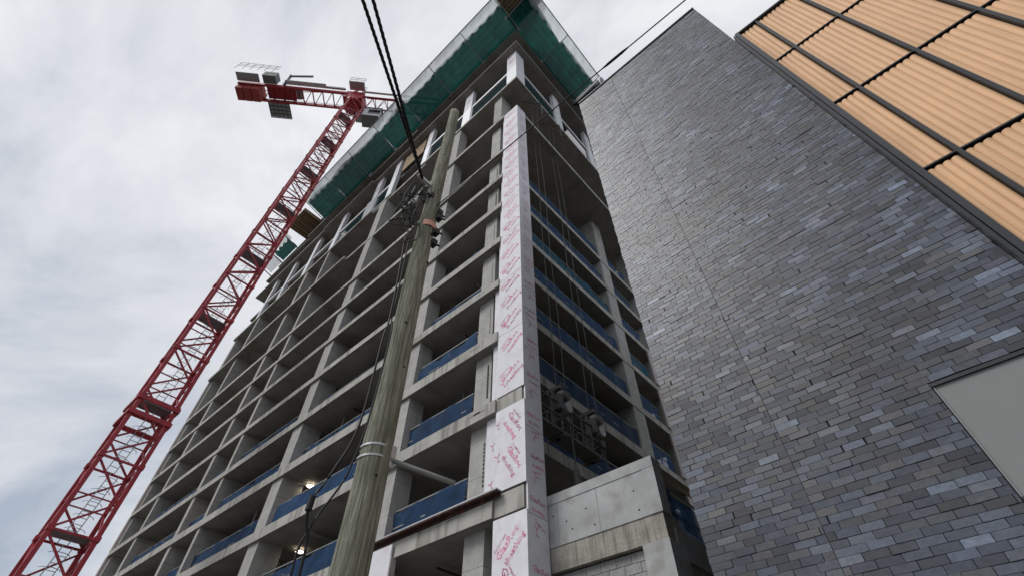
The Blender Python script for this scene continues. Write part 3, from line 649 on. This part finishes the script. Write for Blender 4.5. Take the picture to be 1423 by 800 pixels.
# ================================================================== OCHRE CORRUGATED BUILDING
OB = thing('corrugated_building', 'building clad in ochre corrugated panels within a dark metal grid', 'building', (5, -17, 0))
OX = -1.62; OZ = 17.7; OY1 = -10.1
obj('wall_core', B(OX + 0.17, 13, -26.0, OY1 - 0.06, 0, OZ - 0.02), M['backing'], OB)
obj('edge_trim', B(OX - 0.02, OX + 0.25, OY1 - 0.055, OY1 - 0.002, 0, OZ), M['darkmetal'], OB)
obj('edge_trim', B(OX - 0.05, OX + 0.2, OY1 - 0.16, OY1 - 0.065, 0, OZ + 0.02), M['darkmetal'], OB)
ms_ = [-10.3] + [-10.78 - 1.075 * k for k in range(14)]
zs_ = [0.2, 3.0, 6.0, 9.0, 12.0, 15.0, OZ - 0.06]
for k, y in enumerate(ms_[1:]):
    obj('mullion', B(OX - 0.02, OX + 0.14, y - 0.032, y + 0.032, 0, OZ - 0.04), M['darkmetal'], OB)
for i, z in enumerate(zs_[1:]):
    obj('transom', B(OX + 0.0, OX + 0.14, ms_[-1], OY1 - 0.161, z - 0.016, z + 0.016) if i < 5 else B(OX - 0.05, OX + 0.16, ms_[-1], OY1 - 0.161, z, z + 0.06), M['darkmetal'], OB)
def corr_mesh(wd, ht):
    n = max(2, round(wd / 0.128)); seg = 10; mb = MB(); st = []
    for q in range(n):
        for s in range(seg): 
            t = s / seg; st.append((q + t) * wd / n)
    st.append(wd)
    for zz in (0.0, ht):
        for i, u in enumerate(st):
            t = (i % seg) / seg if i < len(st) - 1 else 0.0
            d = abs(math.sin(math.pi * t)) ** 0.62
            mb.v.append((0.050 - 0.038 * d, -u, zz))
    k = len(st)
    for i in range(k - 1): mb.f.append((i, k + i, k + i + 1, i + 1))
    return mb
cache = {}
for a in range(len(ms_) - 1):
    ya = ms_[a] + (0.045 * -1 if a else 0.095 - 0.0); 
    ya = ms_[a] - 0.038 if a else OY1 - 0.165
    yb = ms_[a + 1] + 0.038; wd = round(ya - yb, 3)
    for b in range(len(zs_) - 1):
        z0 = zs_[b] + 0.021; z1 = zs_[b + 1] - (0.06 if b == len(zs_) - 2 else 0.075); key = (wd, round(z1 - z0, 3))
        pos = (OX + 0.012, ya, z0)
        if key in cache: copy_part(cache[key], OB, pos)
        else:
            mb = corr_mesh(*key); mb.v = [(v[0] + pos[0], v[1] + pos[1], v[2] + pos[2]) for v in mb.v]
            cache[key] = obj('corrugated_panel', mb, M['orange'], OB, smooth=True, origin=pos)

# ================================================================== UTILITY POLE
PX, PY = -6.68, -3.64
U = thing('utility_pole', 'weathered greenish wooden utility pole in front of the tower', 'utility pole', (PX, PY, 0))
pb = MB(); nz, na = 60, 28; ph = [random.uniform(0, 6.28) for _ in range(6)]
for j in range(nz + 1):
    z = 0.0 + 13.2 * j / nz; rad = 0.180 - 0.0054 * z
    for k in range(na):
        a = 2 * math.pi * k / na
        r_ = rad * (1 + 0.018 * math.sin(3 * a + ph[0]) + 0.012 * math.sin(5 * a + ph[1] + z * 0.3) + 0.01 * math.sin(11 * a + ph[2] + z) + 0.012 * math.sin(z * 2.1 + ph[3] + a))
        pb.v.append((PX + r_ * math.cos(a) + 0.012 * math.sin(z * 0.6), PY + r_ * math.sin(a) + 0.01 * math.cos(z * 0.8), z))
for j in range(nz):
    for k in range(na): pb.f.append((j * na + k, j * na + (k + 1) % na, (j + 1) * na + (k + 1) % na, (j + 1) * na + k))
pb.f.append(tuple(nz * na + k for k in range(na)))
obj('shaft', pb, M['wood'], U, smooth=True, origin=(PX, PY, 0))
def ring(z0, z1, extra, n=28, tilt=0.0, half=False):
    mb = MB()
    for z in (z0, z1):
        for k in range(n): 
            a = 2 * math.pi * k / n; r_ = 0.180 - 0.0054 * z + extra
            mb.v.append((PX + r_ * math.cos(a), PY + r_ * math.sin(a), z + tilt * math.cos(a)))
    for k in range(n): mb.f.append((k, (k + 1) % n, n + (k + 1) % n, n + k))
    return mb
obj('tape_band', ring(8.14, 8.28, 0.008), M['tape'], U, smooth=True)
for z in (4.08, 4.20): obj('strap', ring(z, z + 0.022, 0.008, tilt=0.01), M['galv'], U, smooth=True)
cdt = Vector((0.69, -0.72, -0.05)).normalized()
a0 = Vector((PX, PY, 4.12)) + cdt * 0.17
obj('conduit_arm', MB().tube([a0, a0 + Vector((0.46, -0.35, -0.16)) * 0.6, a0 + Vector((0.46, -0.35, -0.16)) * 1.15], 0.026, 10), M['conduit'], U, smooth=True)
obj('arm_bracket', MB().box(a0.x - 0.05, a0.x + 0.04, a0.y - 0.02, a0.y + 0.09, 4.03, 4.26), M['galv'], U)
obj('pole_bracket', MB().bar((PX - 0.1, PY + 0.0, 9.45), (PX - 0.42, PY + 0.02, 9.5), 0.06, 0.06), M['galv'], U)
for k, (dx, dy, z) in enumerate(((0.09, -0.12, 8.45), (0.10, -0.10, 7.75), (0.12, -0.06, 8.7), (-0.11, -0.05, 9.0), (0.08, -0.13, 8.0))):
    obj('pole_hardware', MB().box(PX + dx - 0.04, PX + dx + 0.05, PY + dy - 0.06, PY + dy + 0.04, z, z + 0.12).tube([(PX + dx, PY + dy, z + 0.05), (PX + dx * 1.9, PY + dy * 1.7, z + 0.02)], 0.018, 6), M['dark'], U)
for k in range(14):
    z = 3.2 + k * 0.68; a = random.uniform(3.6, 5.4); r_ = 0.180 - 0.0054 * z
    obj('knot', MB().tube([(PX + (r_ - 0.012) * math.cos(a), PY + (r_ - 0.012) * math.sin(a), z), (PX + (r_ + 0.006) * math.cos(a), PY + (r_ + 0.006) * math.sin(a), z)], [0.03, 0.014], 7), M['dark'], U)

# ================================================================== CABLES
def spline(pts, n=8):
    P = [Vector(p) for p in pts]; out = []
    for i in range(len(P) - 1):
        p0, p1, p2, p3 = P[max(i - 1, 0)], P[i], P[i + 1], P[min(i + 2, len(P) - 1)]
        for k in range(n):
            t = k / n; out.append(0.5 * ((2 * p1) + (p2 - p0) * t + (2 * p0 - 5 * p1 + 4 * p2 - p3) * t * t + (3 * p1 - p0 - 3 * p2 + p3) * t ** 3))
    return out + [P[-1]]
def twist(pts, r, tr):
    out = MB(); P = [Vector(p) for p in pts]
    for k in range(3):
        q = []
        for i, p in enumerate(P):
            d = (P[min(i + 1, len(P) - 1)] - P[max(i - 1, 0)]).normalized(); x = d.cross(Vector((0, 0, 1))).normalized(); y = x.cross(d)
            a = i * 0.9 + k * 2.094; q.append(p + (x * math.cos(a) + y * math.sin(a)) * tr)
        out.tube(q, r, 6)
    return out
def line(a, b, n): a, b = Vector(a), Vector(b); return [a.lerp(b, i / n) for i in range(n + 1)]
c = thing('power_cable', 'thick black twisted overhead cable, left one of the pair above the pole', 'cable', (-7.2, -3.7, 9.5), 'overhead cables running to the pole')
obj('strand', twist(line((-7.16, -3.72, 9.5), (-9.45, -5.14, 9.5), 70) + line((-9.50, -5.171, 9.5), (-24, -14.1, 9.6), 60), 0.016, 0.014), M['dark'], c, smooth=True)
c = thing('power_cable', 'thick black twisted overhead cable, right one of the pair above the pole', 'cable', (-7.02, -3.7, 9.5), 'overhead cables running to the pole')
obj('strand', twist(line((-7.02, -3.66, 9.4), (-9.35, -5.25, 9.5), 70) + line((-9.40, -5.284, 9.5), (-24, -15.2, 9.6), 60), 0.016, 0.014), M['dark'], c, smooth=True)
c = thing('thin_wire', 'thin wire crossing in front of the white corner and above the slate roof edge', 'cable', (-6.64, -3.65, 8.83))
obj('strand', MB().tube(line((-6.66, -3.7, 8.83), (-6.35, -8.66, 9.5), 10) + [(-5.1, -28, 12.1)], 0.010, 6), M['dark'], c, smooth=True)
w0, w1 = Vector((-6.66, -3.7, 8.83)), Vector((-6.35, -8.66, 9.5))
obj('splice_sleeve', MB().tube([w0.lerp(w1, t) for t in (0.70, 0.72, 0.77, 0.79)], [0.012, 0.022, 0.022, 0.012], 8), M['dark'], c, smooth=True)
h1 = [(-6.98, -3.56, 7.77), (-6.93, -3.6, 6.71), (-6.93, -3.66, 5.83), (-6.98, -3.72, 5.53), (-7.02, -3.8, 4.3), (-7.15, -3.79, 3.74), (-7.24, -3.74, 3.43), (-7.16, -3.73, 3.16), (-7.14, -3.74, 2.87), (-7.0, -3.72, 1.2)]
h2 = [(-6.9, -3.55, 7.8), (-6.88, -3.6, 6.58), (-6.90, -3.66, 5.96), (-6.89, -3.72, 5.64), (-6.92, -3.77, 4.42), (-6.96, -3.74, 3.9), (-7.0, -3.71, 3.69), (-7.13, -3.63, 3.29), (-7.15, -3.62, 2.89), (-7.0, -3.66, 1.2)]
c = thing('hanging_cable', 'slack black cable hanging left of the pole, the outer of two', 'cable', (-7.1, -3.74, 1.2), 'slack cables hanging beside the pole')
obj('strand', MB().tube(spline(h1), 0.012, 7), M['dark'], c, smooth=True)
for z, p in ((3.45, (-7.235, -3.741, 3.43)),): obj('cable_clamp', MB().tube([(p[0], p[1], z - 0.06), (p[0], p[1], z + 0.06)], 0.03, 8), M['dark'], c)
c = thing('hanging_cable', 'slack black cable hanging close to the left side of the pole', 'cable', (-7.0, -3.66, 1.2), 'slack cables hanging beside the pole')
obj('strand', MB().tube(spline(h2), 0.010, 7), M['dark'], c, smooth=True)
c = thing('cable_tangle', 'tangle of black cable loops and splices at the pole below overhead lines', 'cables', (-7.0, -3.65, 7.6))
for k in range(20):
    z = random.uniform(8.2, 9.3); x0 = random.uniform(-7.18, -6.9); y0 = -3.62 - 0.5 * (x0 + 7.0) + random.uniform(-0.05, 0.05)
    pts = [(x0, y0, z)]; hh = random.uniform(0.3, 1.0); n_ = random.randint(4, 7)
    for q in range(1, n_):
        x1 = x0 + random.uniform(-0.11, 0.11); pts.append((x1, y0 - 0.5 * (x1 - x0) + random.uniform(-0.05, 0.05), z - hh * (math.sin(q / n_ * math.pi) if k % 3 else q / n_) + random.uniform(-0.09, 0.09)))
    obj('cable_loop', MB().tube(spline(pts, 6), random.choice([0.006, 0.008, 0.010, 0.013]), 6), M['dark'], c, smooth=True)
for k in range(5):
    x = -7.14 + 0.06 * k; z = 8.5 + 0.12 * ((k * 3) % 5); y0 = -3.62 - 0.5 * (x + 7)
    obj('splice_closure', MB().tube([(x, y0, z), (x + 0.01, y0, z + 0.04), (x + 0.03, y0, z + 0.3), (x + 0.03, y0, z + 0.34)], [0.01, 0.035, 0.03, 0.01], 9), M['galv'] if k == 2 else M['dark'], c, smooth=True)

# ================================================================== TOWER CRANE
CX, CY = -5.6, 22.1; HS = 0.9; SH = 3.42; NS = 18; ZT = SH * NS
K = thing('tower_crane', 'tall dark red lattice tower crane standing beside the unfinished tower', 'crane', (CX, CY, 0))
cr4 = [(-HS, -HS), (HS, -HS), (HS, HS), (-HS, HS)]
def section(z0, first=None):
    z1 = z0 + SH
    if first is None:
        root = bpy.data.objects.new('mast_section', None); COL.objects.link(root); root.parent = K; root.location = (0, 0, z0); LOC[root.name] = Vector((CX, CY, z0)); kids = []
        for x, y in cr4: kids.append(obj('splice_block', MB().box(CX + x - 0.135, CX + x + 0.135, CY + y - 0.135, CY + y + 0.135, z0, z0 + 0.22), M['red'], root))
        for x, y in cr4: kids.append(obj('leg', MB().box(CX + x - 0.095, CX + x + 0.095, CY + y - 0.095, CY + y + 0.095, z0 + 0.221, z1 - 0.002), M['red'], root, origin=(CX + x, CY + y, z0)))
        for i in range(4):
            a, b = cr4[i], cr4[(i + 1) % 4]
            A = Vector((CX + a[0], CY + a[1], 0)); Bv = Vector((CX + b[0], CY + b[1], 0)); zz = Vector((0, 0, 1))
            for (p, q, w_) in ((A + zz * (z0 + 0.1), Bv + zz * (z0 + 0.1), 0.09), (A + zz * (z0 + 0.15), Bv + zz * (z0 + SH / 2), 0.085), (Bv + zz * (z0 + SH / 2), A + zz * (z1 - 0.05), 0.085), (A + zz * (z0 + SH / 2), Bv + zz * (z0 + SH / 2), 0.055)):
                kids.append(obj('brace', MB().bar(p, q, w_, w_), M['red'], root))
        lad = MB()
        for dx in (-0.2, 0.2): lad.bar((CX + dx, CY + 0.45, z0), (CX + dx + 0.25, CY + 0.45, z1), 0.04)
        for k in range(11): lad.bar((CX - 0.2 + 0.25 * k / 11, CY + 0.45, z0 + 0.3 * k), (CX + 0.2 + 0.25 * k / 11, CY + 0.45, z0 + 0.3 * k), 0.025)
        kids.append(obj('ladder', lad, M['galv'], root))
        for k in range(5):
            hp = MB(); zz_ = z0 + 0.6 + k * 0.6
            q = [(CX + 0.1 + 0.42 * math.cos(t), CY + 0.32 - 0.4 * math.sin(t), zz_) for t in [i * math.pi / 6 for i in range(7)]]
            kids.append(obj('ladder_hoop', hp.tube(q, 0.014, 4), M['galv'], root))
        pf = MB().box(CX - 0.85, CX + 0.85, CY - 0.1, CY + 0.85, z0 + 0.30, z0 + 0.36)
        kids.append(obj('rest_platform', pf, M['grey'], root))
        return root, kids
    root0, kids0 = first
    r = root0.copy(); COL.objects.link(r); r.parent = K; r.location = Vector((CX, CY, z0)) - LOC[K.name]
    for kd in kids0:
        if kd.name.startswith('rest_platform') and round(z0 / SH) % 2 == 0: continue
        q = kd.copy(); COL.objects.link(q); q.parent = r
    return r
f0 = section(0.0)
for k in range(1, NS): section(k * SH, f0)
obj('foundation', B(CX - 2.2, CX + 2.2, CY - 2.2, CY + 2.2, 0.13, 0.9), M['block'], K)
# climbing collar partway up the mast
for z in (17.1, 16.2):
    cb = MB()
    for i in range(4):
        a, b = cr4[i], cr4[(i + 1) % 4]; cb.bar((CX + a[0] * 1.16, CY + a[1] * 1.16, z), (CX + b[0] * 1.16, CY + b[1] * 1.16, z), 0.10, 0.24)
    obj('collar', cb, M['red'], K)
# jib frame: s runs along the jib towards the tower, t sideways (towards the street corner), z up
JD = Vector((0.742, -0.670, 0)); JT = Vector((-0.670, -0.742, 0))
def J(s, t, z): return Vector((CX, CY, z)) + JD * s + JT * t
def jbox(s0, s1, t0, t1, z0, z1):
    return MB().add([J(s0, t0, z0), J(s1, t0, z0), J(s1, t1, z0), J(s0, t1, z0), J(s0, t0, z1), J(s1, t0, z1), J(s1, t1, z1), J(s0, t1, z1)],
                    [(3, 2, 1, 0), (4, 5, 6, 7), (0, 1, 5, 4), (1, 2, 6, 5), (2, 3, 7, 6), (3, 0, 4, 7)])
obj('slewing_ring', MB().tube([(CX, CY, ZT), (CX, CY, ZT + 0.5)], 1.15, 20), M['red'], K)
obj('slewing_unit', jbox(-1.1, 1.1, -1.0, 1.0, ZT + 0.5, ZT + 2.4), M['red'], K)
ZJ = 63.2
tw = MB()
for t in (-0.55, 0.55): tw.bar(J(0.9, t, ZT + 2.4), J(0.2, t, 66.2), 0.18); tw.bar(J(-0.9, t, ZT + 2.4), J(-0.1, t, 66.2), 0.18)
obj('tower_head', tw, M['red'], K)
def chord(s0, s1, t, z, w_): return MB().bar(J(s0, t, z), J(s1, t, z), w_)
for t in (-0.75, 0.75): obj('jib_chord', chord(1.0, 26, t, ZJ, 0.18), M['red'], K)
obj('jib_chord', chord(1.0, 26, 0, ZJ + 1.7, 0.18), M['red'], K)
for t in (-0.75, 0.75):
    jb = MB()
    for k in range(17):
        s = 1.0 + 1.5 * k; jb.bar(J(s, t, ZJ), J(s + 0.75, 0, ZJ + 1.7), 0.08); jb.bar(J(s + 0.75, 0, ZJ + 1.7), J(s + 1.5, t, ZJ), 0.08)
    obj('jib_lacing', jb, M['red'], K)
jb = MB()
for k in range(18):
    s = 1.0 + 1.5 * k; jb.bar(J(s, -0.75, ZJ), J(s, 0.75, ZJ), 0.08)
    if k < 17: jb.bar(J(s, -0.75, ZJ), J(s + 1.5, 0.75, ZJ), 0.06)
obj('jib_lacing', jb, M['red'], K)
obj('walkway', jbox(1.0, 26, 1.0, 1.25, ZJ + 0.6, ZJ + 0.66), M['white'], K)
for t in (-0.95, 0.95): obj('counter_jib_beam', MB().bar(J(-14.2, t, ZJ), J(-0.9, t, ZJ), 0.22, 0.55), M['red'], K)
cj = MB()
for k in range(11):
    s = -14.0 + 1.25 * k; cj.bar(J(s, -0.95, ZJ), J(s, 0.95, ZJ), 0.12); cj.bar(J(s, -0.95, ZJ + 0.1), J(s + 1.25, 0.95, ZJ + 0.1), 0.08)
obj('counter_jib_lacing', cj, M['red'], K)
obj('counter_jib_deck', jbox(-11.0, -7.5, -0.8, 0.8, ZJ + 0.3, ZJ + 0.36), M['red'], K)
for k in range(3): obj('counterweight', jbox(-14.2 + 0.95 * k, -13.35 + 0.95 * k, -0.8, 0.8, ZJ - 1.2, ZJ + 0.8), M['redlight'], K)
obj('winch_cabinet', jbox(-11.2, -9.6, 1.1, 2.1, ZJ + 0.2, ZJ + 1.5), M['grey'], K)
obj('side_platform', jbox(-14.3, -11.6, 1.15, 2.2, ZJ + 0.1, ZJ + 0.2), M['galv'], K)
rl = MB()
for s in (-14.3, -13.4, -12.5, -11.6, -10.8, -9.9): rl.bar(J(s, 2.6, ZJ + 0.2), J(s, 2.6, ZJ + 2.3), 0.05)
for z in (1.2, 1.75, 2.3): rl.bar(J(-14.3, 2.6, ZJ + z), J(-9.4, 2.6, ZJ + z), 0.045)
obj('handrail', rl, M['galv'], K)
gp = MB()
for k in range(6): gp.bar(J(-11.1 + 0.52 * k, -1.15, ZJ + 0.05), J(-11.1 + 0.52 * k, -3.1, ZJ + 0.05), 0.07, 0.1)
for k in range(5): gp.bar(J(-11.1, -1.2 - 0.48 * k, ZJ), J(-8.5, -1.2 - 0.48 * k, ZJ), 0.07, 0.1)
obj('grating_platform', gp, M['grey'], K)
obj('grating_infill', jbox(-11.1, -8.5, -3.1, -1.1, ZJ + 0.11, ZJ + 0.13), M['galv'], K)
for t in (-1.15, 1.15):
    hr = MB()
    for k in range(8): hr.bar(J(-9.0 + 1.05 * k, t, ZJ + 0.28), J(-9.0 + 1.05 * k, t, ZJ + 1.3), 0.045)
    for z in (0.8, 1.3): hr.bar(J(-9.0, t, ZJ + z), J(-1.6, t, ZJ + z), 0.04)
    obj('handrail', hr, M['galv'], K)
obj('hoist_drum', MB().tube([J(-7.2, -0.6, ZJ + 0.8), J(-7.2, 0.6, ZJ + 0.8)], 0.45, 12), M['grey'], K)
obj('pendant_bar', MB().bar(J(-0.1, 0, 66.2), J(-12.5, 0, ZJ + 0.4), 0.08), M['red'], K)
obj('davit_arm', MB().bar(J(-8.6, 1.2, ZJ), J(-8.6, 1.5, ZJ + 2.6), 0.3).bar(J(-8.6, 1.5, ZJ + 2.4), J(-5.6, 1.9, ZJ + 2.0), 0.22), M['grey'], K)
obj('side_walkway', jbox(-8.6, -3.6, 1.15, 1.7, ZJ + 0.4, ZJ + 0.5), M['white'], K)
obj('side_walkway', jbox(-3.6, -1.2, 1.15, 1.4, ZJ + 0.4, ZJ + 0.5), M['galv'], K)
obj('head_platform', jbox(-0.9, 1.0, 1.0, 2.1, ZJ + 1.2, ZJ + 1.4), M['galv'], K)
hp = MB()
for s in (-0.9, 0.0, 1.0):
    for t in (1.0, 2.1): hp.bar(J(s, t, ZJ + 1.4), J(s, t, ZJ + 2.5), 0.05)
for t in (1.0, 2.1): hp.bar(J(-0.9, t, ZJ + 2.5), J(1.0, t, ZJ + 2.5), 0.05); hp.bar(J(-0.9, t, ZJ + 1.95), J(1.0, t, ZJ + 1.95), 0.05)
obj('handrail', hp, M['galv'], K)
cb = obj('cab', jbox(1.5, 3.5, -1.6, -0.1, 59.7, 61.9), M['white'], K)
obj('cab_glass', jbox(2.1, 3.52, -1.62, -0.08, 60.3, 61.6), M['glass'], cb)
obj('cab_roof', jbox(1.4, 3.65, -1.7, 0.0, 61.91, 62.0), M['grey'], cb)
obj('cab_floor', jbox(1.45, 3.55, -1.65, -0.05, 59.62, 59.695), M['grey'], cb)
obj('cab_bracket', jbox(0.7, 1.49, -1.2, -0.2, 59.8, 62.4), M['galv'], K)
obj('trolley', jbox(5.6, 6.4, -0.7, 0.7, ZJ - 0.5, ZJ - 0.12), M['grey'], K)
